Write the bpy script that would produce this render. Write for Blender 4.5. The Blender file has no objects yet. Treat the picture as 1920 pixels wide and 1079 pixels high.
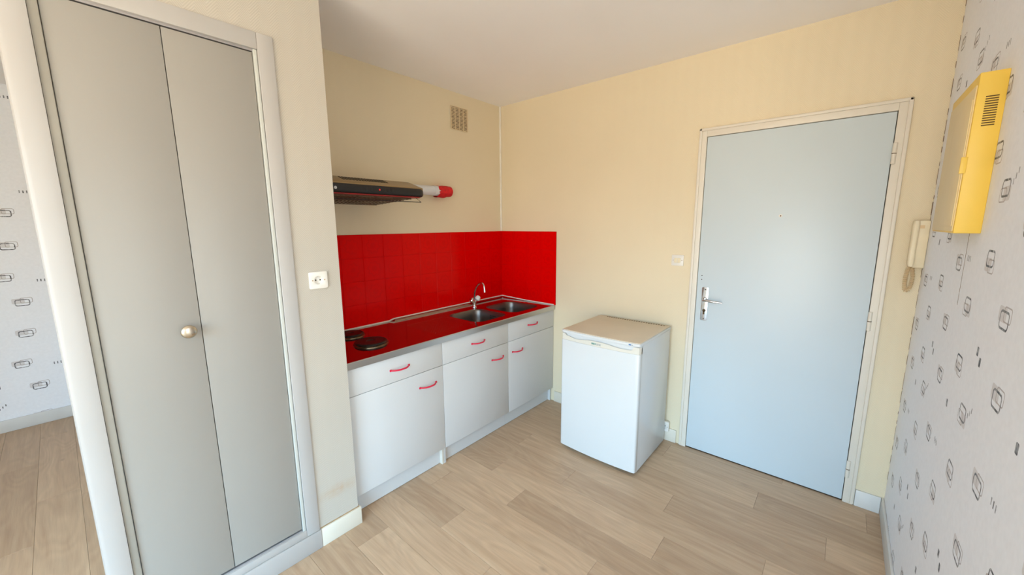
import bpy, bmesh, math, random
from mathutils import Vector, Matrix
from mathutils.geometry import tessellate_polygon
random.seed(7)
S = bpy.context.scene
COL = S.collection
PI = math.pi

# ------------------------------------------------------------------ camera
CAM = Vector((-2.6541, -2.397, 1.5244)); YAW, PITCH, ROLL, FPX = 40.5607, -9.2852, -0.3525, 727.09
yw, pt, rl = (math.radians(a) for a in (YAW, PITCH, ROLL))
F = Vector((math.cos(yw)*math.cos(pt), math.sin(yw)*math.cos(pt), math.sin(pt)))
R = Vector((math.sin(yw), -math.cos(yw), 0)); U = R.cross(F)
R2 = R*math.cos(rl)+U*math.sin(rl); U2 = U*math.cos(rl)-R*math.sin(rl)
cd = bpy.data.cameras.new('camera'); cd.sensor_width = 36; cd.lens = FPX/1920*36; cd.clip_start = .02
cam = bpy.data.objects.new('camera', cd); COL.objects.link(cam)
m = Matrix((R2, U2, -F)).transposed().to_4x4(); m.translation = CAM
cam.matrix_world = m
S.camera = cam

# ------------------------------------------------------------------ world, daylight, exposure
SKY = (0.44, 0.80, 1.12); GROUND = (0.78, 0.66, 0.50); SKY_S, GROUND_S = 9.2, 5.5
w = bpy.data.worlds.new('World'); S.world = w; w.use_nodes = True
nt = w.node_tree; nt.nodes.clear()
tc = nt.nodes.new('ShaderNodeTexCoord'); sep = nt.nodes.new('ShaderNodeSeparateXYZ')
mr = nt.nodes.new('ShaderNodeMapRange'); mr.inputs[1].default_value = .03; mr.inputs[2].default_value = .20
mx = nt.nodes.new('ShaderNodeMix'); mx.data_type = 'RGBA'
mx.inputs[6].default_value = tuple(c*GROUND_S for c in GROUND)+(1,); mx.inputs[7].default_value = tuple(c*SKY_S for c in SKY)+(1,)
bg = nt.nodes.new('ShaderNodeBackground'); wo = nt.nodes.new('ShaderNodeOutputWorld')
L = nt.links.new
L(tc.outputs['Generated'], sep.inputs[0]); L(sep.outputs[2], mr.inputs[0]); L(mr.outputs[0], mx.inputs[0]); L(mx.outputs[2], bg.inputs[0]); L(bg.outputs[0], wo.inputs[0])
WIN = (-4.0, -1.25, 0.10, 2.38)      # window in the wall at x = -5: y0, y1, z0, z1
WIN2 = (-3.0, -2.15, 0.10, 2.38)     # added fill-light window in the wall at y = -5: x0, x1, z0, z1
def portal(name, loc, rot, sx, sy):
    ld = bpy.data.lights.new(name, 'AREA'); ld.shape = 'RECTANGLE'; ld.size = sx; ld.size_y = sy
    ld.cycles.is_portal = True
    o = bpy.data.objects.new(name, ld); COL.objects.link(o); o.location = loc; o.rotation_euler = rot
    return o
portal('window_daylight_portal', (-5.02, (WIN[0]+WIN[1])/2, (WIN[2]+WIN[3])/2), (0, -PI/2, 0), WIN[3]-WIN[2], WIN[1]-WIN[0])
portal('window_daylight_portal', ((WIN2[0]+WIN2[1])/2, -5.02, (WIN2[2]+WIN2[3])/2), (PI/2, 0, 0), WIN2[1]-WIN2[0], WIN2[3]-WIN2[2])
vs = S.view_settings; vs.view_transform = 'Standard'; vs.look = 'None'; vs.gamma = 1; vs.use_curve_mapping = False
vs.exposure = 0.86
S.cycles.max_bounces = 6; S.cycles.diffuse_bounces = 6; S.cycles.glossy_bounces = 4; S.cycles.transmission_bounces = 2
S.cycles.use_denoising = True; S.cycles.use_adaptive_sampling = True; S.cycles.adaptive_threshold = .05
S.cycles.sample_clamp_indirect = 8

# ------------------------------------------------------------------ materials
class NT:
    def __init__(s, name):
        s.m = bpy.data.materials.new(name); s.m.use_nodes = True; s.t = s.m.node_tree
        s.b = s.t.nodes['Principled BSDF']
    def n(s, typ, **k):
        x = s.t.nodes.new(typ)
        for a, v in k.items(): setattr(x, a, v)
        return x
    def put(s, sock, v):
        if isinstance(v, (int, float)): sock.default_value = v
        elif isinstance(v, (tuple, list)): sock.default_value = tuple(v)
        else: s.t.links.new(v, sock)
    def math(s, op, a, b=None, c=None):
        x = s.n('ShaderNodeMath', operation=op)
        for i, v in enumerate((a, b, c)):
            if v is not None: s.put(x.inputs[i], v)
        return x.outputs[0]
    def vmath(s, op, a, b=None):
        x = s.n('ShaderNodeVectorMath', operation=op)
        s.put(x.inputs[0], a)
        if b is not None: s.put(x.inputs[1], b)
        return x.outputs['Value'] if op in ('LENGTH', 'DOT_PRODUCT') else x.outputs[0]
    def mix(s, f, a, b, blend='MIX'):
        x = s.n('ShaderNodeMix', data_type='RGBA', blend_type=blend)
        s.put(x.inputs[0], f); s.put(x.inputs[6], c4(a)); s.put(x.inputs[7], c4(b))
        return x.outputs[2]
    def noise(s, vec, scale, detail=3, rough=.5):
        x = s.n('ShaderNodeTexNoise'); s.put(x.inputs['Vector'], vec); x.inputs['Scale'].default_value = scale
        x.inputs['Detail'].default_value = detail; x.inputs['Roughness'].default_value = rough
        return x.outputs[0]
    def rng(s, v, a, b, c=0., d=1.):
        x = s.n('ShaderNodeMapRange'); s.put(x.inputs[0], v)
        for i, q in enumerate((a, b, c, d)): x.inputs[i+1].default_value = q
        return x.outputs[0]
    def comb(s, x_, y_, z_=0.):
        x = s.n('ShaderNodeCombineXYZ')
        for i, v in enumerate((x_, y_, z_)): s.put(x.inputs[i], v)
        return x.outputs[0]
    def pos(s): return s.n('ShaderNodeNewGeometry').outputs['Position']
    def sep(s, v):
        x = s.n('ShaderNodeSeparateXYZ'); s.put(x.inputs[0], v); return x.outputs
    def bump(s, h, dist=.001, strength=1.):
        x = s.n('ShaderNodeBump'); s.put(x.inputs['Height'], h); x.inputs['Distance'].default_value = dist; x.inputs['Strength'].default_value = strength
        s.t.links.new(x.outputs[0], s.b.inputs['Normal'])
    def set(s, **k):
        for a, v in k.items(): s.put(s.b.inputs[a.replace('_', ' ')], c4(v) if a == 'Base_Color' else v)
        return s
def c4(v): return (tuple(v)+(1,)) if isinstance(v, (tuple, list)) and len(v) == 3 else v
def srgb(r, g, b): return tuple(((c/255)/12.92 if c/255 <= .04045 else ((c/255+.055)/1.055)**2.4) for c in (r, g, b))
def plain(name, col, rough=.5, metal=0., var=.04, scale=6., bump=0.):
    t = NT(name); p = t.pos(); n = t.noise(p, scale, 3)
    t.set(Base_Color=t.mix(t.rng(n, .3, .7), tuple(c*(1-var) for c in col), tuple(min(1, c*(1+var)) for c in col)), Roughness=rough, Metallic=metal)
    if bump: t.bump(t.noise(p, 140, 2), bump, .5)
    return t.m

M = {}
CREAM = (.785, .682, .495)
def cream_wallpaper(name, CREAM, k=.11):
    t = NT(name); p = t.sep(t.pos())
    h = t.math('ADD', p[0], p[1])
    zig = t.math('ABSOLUTE', t.math('SUBTRACT', t.math('FRACT', t.math('DIVIDE', h, .066)), .5))     # 0..0.5
    ph = t.math('ADD', t.math('DIVIDE', p[2], .0098), t.math('MULTIPLY', zig, 8.6))
    st = t.math('MULTIPLY_ADD', t.math('SINE', t.math('MULTIPLY', ph, 2*PI)), .5, .5)
    big = t.noise(t.pos(), 1.3, 3); sp = t.noise(t.pos(), 55, 2)
    c = t.mix(t.rng(big, .35, .65), tuple(x*.975 for x in CREAM), tuple(x*1.02 for x in CREAM))
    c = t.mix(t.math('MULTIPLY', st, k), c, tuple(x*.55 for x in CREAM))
    # old brown stain low on the closet corner
    d = t.vmath('LENGTH', t.vmath('MULTIPLY', t.vmath('SUBTRACT', t.pos(), (-1.90, -.62, .245)), (8., 1., 26.)))
    stain = t.math('MULTIPLY', t.rng(d, 1.1, .0), t.rng(sp, .2, .75, .1, .55))
    c = t.mix(stain, c, (.46, .27, .12))
    t.set(Base_Color=c, Roughness=.62); t.bump(st, .0008, .3)
    return t.m
M['cream'] = cream_wallpaper('cream_chevron_wallpaper', CREAM)
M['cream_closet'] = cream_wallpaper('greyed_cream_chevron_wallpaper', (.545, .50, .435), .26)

def motif_wallpaper(name, sgn, off, tick, per):
    """printed wallpaper: outlined rounded rectangles with offset ghosts, dots and triple ticks on a skewed lattice"""
    t = NT(name); p = t.sep(t.pos())
    k = per/.60
    s_ = t.math('DIVIDE', t.math('MULTIPLY_ADD', p[0], sgn, off[0]), k); z_ = t.math('DIVIDE', t.math('ADD', p[2], off[1]), k)
    SL = .125/.59
    zp = t.math('SUBTRACT', z_, t.math('MULTIPLY', s_, SL))
    def local(s0, z0):
        x = t.n('ShaderNodeMath', operation='WRAP'); t.put(x.inputs[0], t.math('SUBTRACT', s_, s0)); x.inputs[1].default_value = .295; x.inputs[2].default_value = -.295
        y = t.n('ShaderNodeMath', operation='WRAP'); t.put(y.inputs[0], t.math('SUBTRACT', zp, z0-SL*s0)); y.inputs[1].default_value = .30; y.inputs[2].default_value = -.30
        return t.comb(x.outputs[0], t.math('MULTIPLY_ADD', x.outputs[0], SL, y.outputs[0]), 0.)
    def sdf(v, off_, a, b, r):
        q = t.vmath('SUBTRACT', t.vmath('ABSOLUTE', t.vmath('SUBTRACT', v, (off_[0], off_[1], 0.))), (a-r, b-r, 0.))
        return t.math('SUBTRACT', t.vmath('LENGTH', t.vmath('MAXIMUM', q, (0., 0., 0.))), r)
    def line(d, th): return t.math('LESS_THAN', t.math('ABSOLUTE', d), th)
    def fill(d): return t.math('LESS_THAN', d, 0.)
    dark, ghost, pink = [], [], []
    for i, (s0, z0) in enumerate(((.693, 1.177), (.943, 1.283), (.969, 1.114), (.75, 1.005), (1.101, 1.006), (1.086, .828), (.737, .787))):
        v = local(s0, z0)
        dark.append(line(sdf(v, (0, 0), .031, .020, .010), .0028))
        o = ((-.017, .012), (.015, -.014), (-.013, -.016))[i % 3]
        ghost.append(fill(sdf(v, o, .028, .018, .008)))
        pink.append(line(sdf(v, (o[0]*-1.1, o[1]*1.2), .026, .017, .008), .0017))
        if i == 4:
            for q in range(3): dark.append(fill(sdf(v, (.050+.014*q, .012+.012*q), .0026, .0075, .002)))
    for s0, z0 in ((.914, .967), (1.132, 1.19), (1.165, 1.169)):
        dark.append(fill(sdf(local(s0, z0), (0, 0), .0085, .012, .004)))
    v = local(*tick)
    for q in range(3): dark.append(fill(sdf(v, (-.016+.016*q, 0), .0028, .009, .002)))
    def mx(l):
        r = l[0]
        for x in l[1:]: r = t.math('MAXIMUM', r, x)
        return r
    n = t.noise(t.pos(), 60, 2)
    base = t.mix(t.rng(n, .3, .7), (.86, .88, .94), (.90, .92, .98))
    worn = t.rng(t.noise(t.pos(), 70, 2), .35, .6, .55, 1.)
    c = t.mix(t.math('MULTIPLY', mx(ghost), .42), base, (.47, .41, .39))
    c = t.mix(t.math('MULTIPLY', mx(pink), .7), c, (.33, .27, .27))
    c = t.mix(t.math('MULTIPLY', mx(dark), worn), c, (.05, .055, .07))
    t.set(Base_Color=c, Roughness=.6)
    return t.m
M['motif'] = motif_wallpaper('printed_wallpaper', -1., (0., 0.), (.86, .813), .60)
M['motif_far'] = motif_wallpaper('printed_wallpaper_far_room', 1., (2.936+.693*1.1, .142), (.85, 1.15), .66)

def plank_mat():
    t = NT('pale_oak_vinyl'); oi = t.n('ShaderNodeObjectInfo')
    at = t.n('ShaderNodeAttribute', attribute_type='OBJECT', attribute_name='tint')
    rnd = oi.outputs['Random']
    p = t.vmath('ADD', t.pos(), t.comb(t.math('MULTIPLY', rnd, 37.), t.math('MULTIPLY', rnd, 91.), t.math('MULTIPLY', rnd, 13.)))
    warp = t.noise(t.vmath('MULTIPLY', p, (5., 1.4, 1.)), 1., 2)
    px = t.vmath('ADD', t.vmath('MULTIPLY', p, (1., .055, 1.)), t.comb(t.math('MULTIPLY', warp, .055), 0., 0.))
    g1 = t.noise(px, 44, 4, .55); g2 = t.noise(t.vmath('MULTIPLY', p, (1., .03, 1.)), 190, 3, .6)
    rings = t.math('MULTIPLY_ADD', t.math('SINE', t.math('MULTIPLY', t.noise(t.vmath('MULTIPLY', p, (1., .22, 1.)), 6.5, 1.), 80.)), .5, .5)
    c = t.mix(t.rng(g1, .28, .72), (.535, .36, .228), (.675, .49, .33))
    c = t.mix(t.math('MULTIPLY', t.rng(g2, .45, .7), .13), c, (.27, .175, .115))
    c = t.mix(t.math('MULTIPLY', rings, .14), c, (.29, .195, .135))
    kn = t.n('ShaderNodeTexVoronoi'); t.put(kn.inputs['Vector'], t.vmath('MULTIPLY', p, (1., .62, 1.))); kn.inputs['Scale'].default_value = 4.1
    knot = t.math('MULTIPLY', t.rng(kn.outputs[0], .075, .0), t.rng(g1, .3, .6))
    c = t.mix(t.math('MULTIPLY', knot, .55), c, (.16, .105, .075))
    c = t.mix(1., c, t.mix(at.outputs['Fac'], (.76, .735, .715), (1.06, 1.06, 1.06)), 'MULTIPLY')
    t.set(Base_Color=c, Roughness=t.rng(g1, .2, .8, .40, .52)); t.b.inputs['Specular IOR Level'].default_value = .45
    t.bump(g1, .0004, .4)
    return t.m
M['plank'] = plank_mat()
M['slab'] = plain('floor_underlay', (.20, .135, .09), .8)

def tile_mat():
    t = NT('red_glazed_tile'); g = t.n('ShaderNodeTexCoord').outputs['UV']
    p = t.sep(g)
    cx = t.math('SUBTRACT', p[0], .5); cy = t.math('SUBTRACT', p[1], .5)
    r = t.vmath('LENGTH', t.comb(cx, cy)); a = t.math('ARCTAN2', cy, cx)
    pet = t.math('MULTIPLY', t.math('SINE', t.math('MULTIPLY', a, 8.)), .035)
    ring = t.math('SUBTRACT', 1., t.rng(t.math('ABSOLUTE', t.math('SUBTRACT', t.math('ADD', r, pet), .29)), .0, .055))
    dotc = t.rng(r, .16, .09); 
    stripes = t.math('MULTIPLY', t.rng(t.math('ABSOLUTE', cx), .36, .40), t.math('MULTIPLY_ADD', t.math('SINE', t.math('MULTIPLY', p[0], 150.)), .5, .5))
    f = t.math('MAXIMUM', t.math('MAXIMUM', ring, t.math('MULTIPLY', dotc, .7)), t.math('MULTIPLY', stripes, .8))
    n = t.noise(t.pos(), 9, 3)
    f = t.math('MULTIPLY', f, t.rng(n, .3, .7, .12, .36))
    c = t.mix(f, (.70, .0, .0), (.47, .0, .001))
    t.set(Base_Color=c, Roughness=.16); t.b.inputs['Specular IOR Level'].default_value = .1
    t.bump(t.math('ADD', f, t.math('MULTIPLY', n, .4)), .0005, .15)
    return t.m
M['tile'] = tile_mat()
M['grout'] = plain('red_grout', (.42, .002, .004), .6)
def steel_mat(name, col, rough, br=.0):
    t = NT(name); n = t.noise(t.vmath('MULTIPLY', t.pos(), (3., 60., 60.)), 8, 3)
    t.set(Base_Color=col, Metallic=1., Roughness=t.rng(n, .3, .7, rough, rough+br))
    return t.m
M['steel_top'] = steel_mat('polished_steel_worktop', (.50, .46, .43), .08, .05)
M['steel'] = steel_mat('brushed_steel', (.56, .55, .54), .28, .1)
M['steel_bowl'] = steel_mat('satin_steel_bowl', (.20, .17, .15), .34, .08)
M['steel_ledge'] = plain('dull_tan_steel', (.52, .40, .27), .42, .2, .12, 30)
M['chrome'] = plain('chrome', (.62, .61, .62), .10, 1., 0.)
M['chrome_worn'] = plain('worn_chrome', (.72, .74, .77), .2, 1., .1, 40)
M['cabinet'] = plain('white_melamine', (.64, .645, .65), .38, 0., .012, 3)
M['cabinet_edge'] = plain('cream_board_edge', (.70, .67, .60), .5)
M['pink'] = plain('raspberry_plastic', (.66, .012, .055), .35, 0., .05)
M['iron'] = plain('dark_cast_iron', (.022, .014, .013), .38, .3, .3, 90, .0004)
M['brass_rim'] = plain('stained_steel_rim', (.26, .19, .12), .32, 1., .3, 60)
M['white_fridge'] = plain('white_enamel', (.70, .72, .73), .22, 0., .01, 3)
M['fridge_trim'] = plain('ivory_plastic', (.74, .71, .63), .35, 0., .015, 4)
M['fridge_top'] = plain('aged_ivory_laminate', (.72, .63, .51), .42, 0., .05, 4)
M['dark'] = plain('dark_gap', (.012, .011, .010), .8)
M['black'] = plain('black_enamel', (.008, .006, .006), .42, 0., .2)
M['brown_black'] = plain('dark_bronze_panel', (.34, .23, .11), .32, .6, .1)
M['filter'] = plain('greasy_filter', (.16, .11, .07), .5, .5, .3, 60)
M['red_reflection'] = plain('painted_red_reflection', (.28, .004, .006), .4)
M['led'] = plain('red_indicator', (.75, .02, .02), .3)
M['mark'] = plain('grey_print', (.55, .55, .57), .4)
M['pipe'] = plain('white_pvc_pipe', (.70, .70, .72), .45, 0., .03, 9)
M['red_cloth'] = plain('red_tape', (.62, .004, .008), .6, 0., .2, 50, .001)
M['closet'] = plain('putty_painted_panel', (.33, .312, .285), .42, 0., .025, 1.6)
M['casing'] = plain('chalk_white_paint', (.46, .44, .425), .45, 0., .03, 3)
M['jamb'] = plain('putty_jamb', (.33, .31, .27), .45)
M['jamb_pale'] = plain('pale_steel_jamb', (.56, .575, .54), .4)
M['track'] = plain('grey_metal_track', (.42, .40, .41), .4, .6)
M['knob'] = plain('satin_champagne_knob', (.60, .52, .42), .27, 1., .05)
M['baseboard'] = plain('ivory_baseboard', (.72, .665, .565), .5, 0., .05, 6)
M['baseboard_white'] = plain('white_baseboard', (.70, .69, .67), .5, 0., .05, 6)
M['grime_dark'] = plain('dark_brown_crack', (.16, .085, .04), .9, 0., .3, 60)
M['bead'] = plain('pale_bead_paint', (.88, .85, .78), .5)
M['grime'] = plain('brown_grime', (.42, .28, .15), .8, 0., .3, 40)
M['ceiling'] = plain('ceiling_paint', (.93, .915, .92), .8, 0., .015, 2)
M['door'] = plain('pale_blue_grey_door', (.59, .67, .72), .36, 0., .015, 2)
M['door_frame'] = plain('ivory_door_frame', (.75, .70, .615), .42, 0., .02, 3)
M['plastic_white'] = plain('white_plastic', (.80, .77, .72), .35)
M['plastic_rim'] = plain('shaded_plastic', (.58, .50, .40), .4)
M['cream_plastic'] = plain('cream_plastic', (.82, .72, .52), .38, 0., .03, 20)
M['tan_plastic'] = plain('tan_plastic', (.76, .57, .33), .4)
M['yellow'] = plain('yellow_pvc', (.84, .56, .085), .42, 0., .03, 8)
M['shaded_yellow_cover'] = plain('shaded_yellow_cover', (.80, .63, .33), .45, 0., .03, 8)  # same yellow PVC as the box; shade on its front put into the colour
M['slot'] = plain('brown_slot', (.10, .055, .012), .7)
M['grille'] = plain('ivory_grille', (.72, .58, .38), .5)
M['grille_dark'] = plain('grille_shaft', (.10, .055, .025), .8)
M['teal'] = plain('teal_print', (.0, .22, .20), .4)
M['blue'] = plain('blue_print', (.03, .14, .36), .4)
M['grey_print'] = plain('pale_grey_print', (.42, .45, .45), .4)
M['sealant'] = plain('white_sealant', (.78, .70, .64), .5, 0., .08, 40)
M['room_wall'] = plain('off_white_wall', (.76, .72, .66), .7)
M['window_white'] = plain('white_window_frame', (.8, .8, .8), .4)
M['acrylic'] = plain('clear_acrylic', (.78, .78, .76), .08, 0., .02)

# ------------------------------------------------------------------ mesh helpers
ORG = {}
class MB:
    def __init__(s, xf=None): s.v = []; s.f = []; s.xf = xf; s.uv = None
    def add(s, vs, fs):
        b = len(s.v)
        s.v += [tuple(s.xf @ Vector(q)) if s.xf else tuple(q) for q in vs]
        s.f += [tuple(b+i for i in f) for f in fs]
        return s
    def box(s, x0, x1, y0, y1, z0, z1):
        x0, x1 = sorted((x0, x1)); y0, y1 = sorted((y0, y1)); z0, z1 = sorted((z0, z1))
        return s.add([(x, y, z) for z in (z0, z1) for y in (y0, y1) for x in (x0, x1)],
                     [(0, 2, 3, 1), (4, 5, 7, 6), (0, 1, 5, 4), (2, 6, 7, 3), (0, 4, 6, 2), (1, 3, 7, 5)])
    def prism(s, poly, a, b, ax='z'):
        """poly: 2-D outline (counter-clockwise); extruded from a to b along ax"""
        n = len(poly)
        P = {'z': lambda p, t: (p[0], p[1], t), 'x': lambda p, t: (t, p[0], p[1]), 'y': lambda p, t: (p[0], t, p[1])}[ax]
        vs = [P(p, a) for p in poly]+[P(p, b) for p in poly]
        fs = [tuple(range(n-1, -1, -1)), tuple(range(n, 2*n))]+[(i, (i+1) % n, n+(i+1) % n, n+i) for i in range(n)]
        return s.add(vs, fs)
    def holed(s, outer, holes, a, b):
        """plate in the local xy plane from z=a to z=b with holes"""
        loops = [outer]+holes; flat = [p for l in loops for p in l]
        tri = tessellate_polygon([[Vector((p[0], p[1], 0)) for p in l] for l in loops])
        n = len(flat)
        vs = [(p[0], p[1], b) for p in flat]+[(p[0], p[1], a) for p in flat]
        fs = []
        for t_ in tri:
            A, B, C = (Vector(flat[i]+(0,)) for i in t_)
            if (B-A).cross(C-A).z < 0: t_ = (t_[0], t_[2], t_[1])
            fs.append(tuple(t_)); fs.append((t_[0]+n, t_[2]+n, t_[1]+n))
        o = 0
        for l in loops:
            k = len(l)
            for i in range(k): fs.append((o+i, o+n+i, o+n+(i+1) % k, o+(i+1) % k))
            o += k
        return s.add(vs, fs)
    def lathe(s, prof, c=(0, 0, 0), n=24, ax='z', cap=True):
        vs, fs = [], []
        for r, h in prof:
            for i in range(n):
                a = 2*PI*i/n; x, y = r*math.cos(a), r*math.sin(a)
                q = {'z': (x, y, h), 'x': (h, x, y), 'y': (y, h, x)}[ax]
                vs.append((c[0]+q[0], c[1]+q[1], c[2]+q[2]))
        for j in range(len(prof)-1):
            for i in range(n): fs.append((j*n+i, j*n+(i+1) % n, (j+1)*n+(i+1) % n, (j+1)*n+i))
        if cap: fs.append(tuple(range(n-1, -1, -1))); fs.append(tuple(range((len(prof)-1)*n, len(prof)*n)))
        return s.add(vs, fs)
    def tube(s, pts, r, n=10, cap=True):
        pts = [Vector(p) for p in pts]; rr = r if isinstance(r, (list, tuple)) else [r]*len(pts)
        up = None; vs, fs = [], []
        for i, p in enumerate(pts):
            d = (pts[min(i+1, len(pts)-1)]-pts[max(i-1, 0)]).normalized()
            if up is None: up = d.orthogonal().normalized()
            up = (up-d*up.dot(d)).normalized(); sd = d.cross(up)
            for k in range(n):
                a = 2*PI*k/n; vs.append(tuple(p+(up*math.cos(a)+sd*math.sin(a))*rr[i]))
        for j in range(len(pts)-1):
            for i in range(n): fs.append((j*n+i, j*n+(i+1) % n, (j+1)*n+(i+1) % n, (j+1)*n+i))
        if cap: fs.append(tuple(range(n-1, -1, -1))); fs.append(tuple(range((len(pts)-1)*n, len(pts)*n)))
        return s.add(vs, fs)
    def loft(s, loops, cap0=False, cap1=False):
        n = len(loops[0]); vs = [p for l in loops for p in l]; fs = []
        for j in range(len(loops)-1):
            for i in range(n): fs.append((j*n+i, j*n+(i+1) % n, (j+1)*n+(i+1) % n, (j+1)*n+i))
        if cap0: fs.append(tuple(range(n-1, -1, -1)))
        if cap1: fs.append(tuple(range((len(loops)-1)*n, len(loops)*n)))
        return s.add(vs, fs)
    def mesh(s, name, mat, org=(0, 0, 0), bevel=0., smooth=False, seg=2, recalc=True):
        me = bpy.data.meshes.new(name)
        me.from_pydata([(v[0]-org[0], v[1]-org[1], v[2]-org[2]) for v in s.v], [], s.f)
        bm = bmesh.new(); bm.from_mesh(me)
        if recalc: bmesh.ops.recalc_face_normals(bm, faces=bm.faces)
        if bevel:
            ed = [e for e in bm.edges if len(e.link_faces) == 2 and e.calc_face_angle(0) > .6]
            bmesh.ops.bevel(bm, geom=ed, offset=bevel, segments=seg, affect='EDGES', profile=.5, clamp_overlap=True)
        bm.to_mesh(me); bm.free()
        if smooth or bevel:
            me.polygons.foreach_set('use_smooth', [True]*len(me.polygons))
            try: me.set_sharp_from_angle(angle=math.radians(40))
            except Exception: pass
        me.materials.append(M[mat] if isinstance(mat, str) else mat)
        return me
    def build(s, name, mat, parent=None, bevel=0., smooth=False, seg=2, label=None, org=None, recalc=True):
        o_ = ORG[parent.name] if parent else (org or (0, 0, 0))
        me = s.mesh(name, mat, o_, bevel, smooth, seg, recalc)
        o = bpy.data.objects.new(name, me); COL.objects.link(o); ORG[o.name] = o_
        if parent: o.parent = parent
        else: o.location = o_
        if label: o['label'] = label
        return o
def thing(name, label, cat, loc=(0, 0, 0), group=None, kind=None):
    o = bpy.data.objects.new(name, None); COL.objects.link(o); o.location = loc; o.empty_display_size = .05
    ORG[o.name] = tuple(loc); return tag(o, label, cat, group, kind)
def tag(o, label, cat, group=None, kind=None):
    o['label'] = label; o['category'] = cat
    if group: o['group'] = group
    if kind: o['kind'] = kind
    return o
def struct(o, label, cat): return tag(o, label, cat, None, 'structure')
def rrect(x0, x1, y0, y1, r, n=5):
    out = []
    for cx, cy, a0 in ((x1-r, y1-r, 0), (x0+r, y1-r, 90), (x0+r, y0+r, 180), (x1-r, y0+r, 270)):
        for i in range(n+1):
            a = math.radians(a0+90*i/n); out.append((cx+r*math.cos(a), cy+r*math.sin(a)))
    return out
def circle(cx, cy, r, n=24): return [(cx+r*math.cos(2*PI*i/n), cy+r*math.sin(2*PI*i/n)) for i in range(n)]
# local frames (u right, v up, w out of the wall)
def frame_B(y, z, x=0.): return Matrix(((0, 0, -1, x), (-1, 0, 0, y), (0, 1, 0, z), (0, 0, 0, 1)))       # faces -X
def frame_A(x, z, y=0.): return Matrix(((1, 0, 0, x), (0, 0, -1, y), (0, 1, 0, z), (0, 0, 0, 1)))        # faces -Y

# ------------------------------------------------------------------ room shell
H = 2.5286; YC = -2.6877; YL = 2.2647; XC = -1.8152; XL = -2.6868; YCOL = -.6268; XW = -5.0; YB = -5.0; XR = -2.0
T = .1
struct(MB().box(XW-T, T, YB-T, YL+T, H, H+T).build('ceiling', 'ceiling'), 'smooth warm white painted ceiling over the room', 'ceiling')
fl = struct(MB().box(XW-T, T, YB-T, YL+T, -.12, -.004).build('floor', 'slab'), 'pale oak plank floor running through the whole room', 'floor')
struct(MB().box(XC-.06, T, 0, T, 0, H).build('wall_kitchen', 'cream'), 'cream papered wall behind the kitchenette', 'wall')
DY1, DY2, DZ = -1.6585, -2.5684, 2.0857           # outer edges of the door frame
struct(MB().box(0, T, DY1, 0, 0, H).box(0, T, YC-T, DY2, 0, H).box(0, T, DY2, DY1, DZ, H).build('wall_entrance', 'cream'), 'cream papered wall with the entrance door', 'wall')
struct(MB().box(XR, 0, YC-T, YC, 0, H).build('wall_patterned', 'motif'), 'pale wall with printed grey squares at right', 'wall')
wp = bpy.data.objects['wall_patterned']
MB().add([(x_, YC+y_, z_) for y_ in (.0004, -.002) for x_, z_ in ((-.8095, 1.488), (-.8070, 1.488), (-.8160, 1.262), (-.8175, 1.262))], [(0, 1, 2, 3), (0, 4, 5, 1), (1, 5, 6, 2), (2, 6, 7, 3), (3, 7, 4, 0)]).build('paper_seam', 'grime_dark', wp)
crk = random.Random(11); zc = .2
ck = MB()
while zc < 2.45:
    ln = crk.uniform(.01, .09); wd = crk.uniform(.0006, .0022)*(1.6 if zc > 1.5 else .8)
    ck.box(-.0008-wd, -.0001, YC+.0001, YC+.0006+wd*.6, zc, zc+ln); zc += ln+crk.uniform(.0, .05)
ck.build('corner_crack', 'grime_dark', wp)
struct(MB().box(XR, XR+T, YB, YC-T, 0, H).box(XW, WIN2[0], YB-T, YB, 0, H).box(WIN2[1], XR+T, YB-T, YB, 0, H).box(WIN2[0], WIN2[1], YB-T, YB, 0, WIN2[2]).box(WIN2[0], WIN2[1], YB-T, YB, WIN2[3], H).build('wall_rear', 'room_wall'), 'off-white wall behind the viewer', 'wall')
struct(MB().box(XW-T, XW, YB-T, WIN[0], 0, H).box(XW-T, XW, WIN[1], YL+T, 0, H).box(XW-T, XW, WIN[0], WIN[1], 0, WIN[2]).box(XW-T, XW, WIN[0], WIN[1], WIN[3], H).build('wall_window', 'room_wall'), 'off-white wall with the window, behind the viewer', 'wall')
struct(MB().box(XW, XL+T+.6, YL, YL+T, 0, H).build('wall_far', 'motif_far'), 'far wall with printed grey squares left of the closet', 'wall')
struct(MB().box(XW, -4.15, .0, .08, 0, H).box(-4.23, -4.15, .08, YL, 0, H).build('wall_light_block', 'room_wall'), 'unseen off-white wall added to dim the far left passage', 'wall')  # unseen wall, added to keep window light off the far left
struct(MB().box(XL+.03, XL+.09, -.60, YL, 0, H).build('wall_partition', 'room_wall'), 'partition wall behind the closet post', 'wall')
# closet front wall with opening, its return towards the kitchen
CFO, CFI, CFT, CFIT, CFB, CBZ = -2.0097, -2.0666, 2.2432, 2.1826, .1279, .0935
wc = MB().box(CFO, XC, YCOL, YCOL+.07, 0, H).box(XL, CFO, YCOL, YCOL+.07, CFT, H).box(XC-.06, XC, YCOL+.07, 0, 0, H).box(XL+.09, XC-.06, -.02, .06, 0, H)
struct(wc.build('wall_closet', 'cream_closet'), 'cream chevron papered wall around the folding closet', 'wall')
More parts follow.
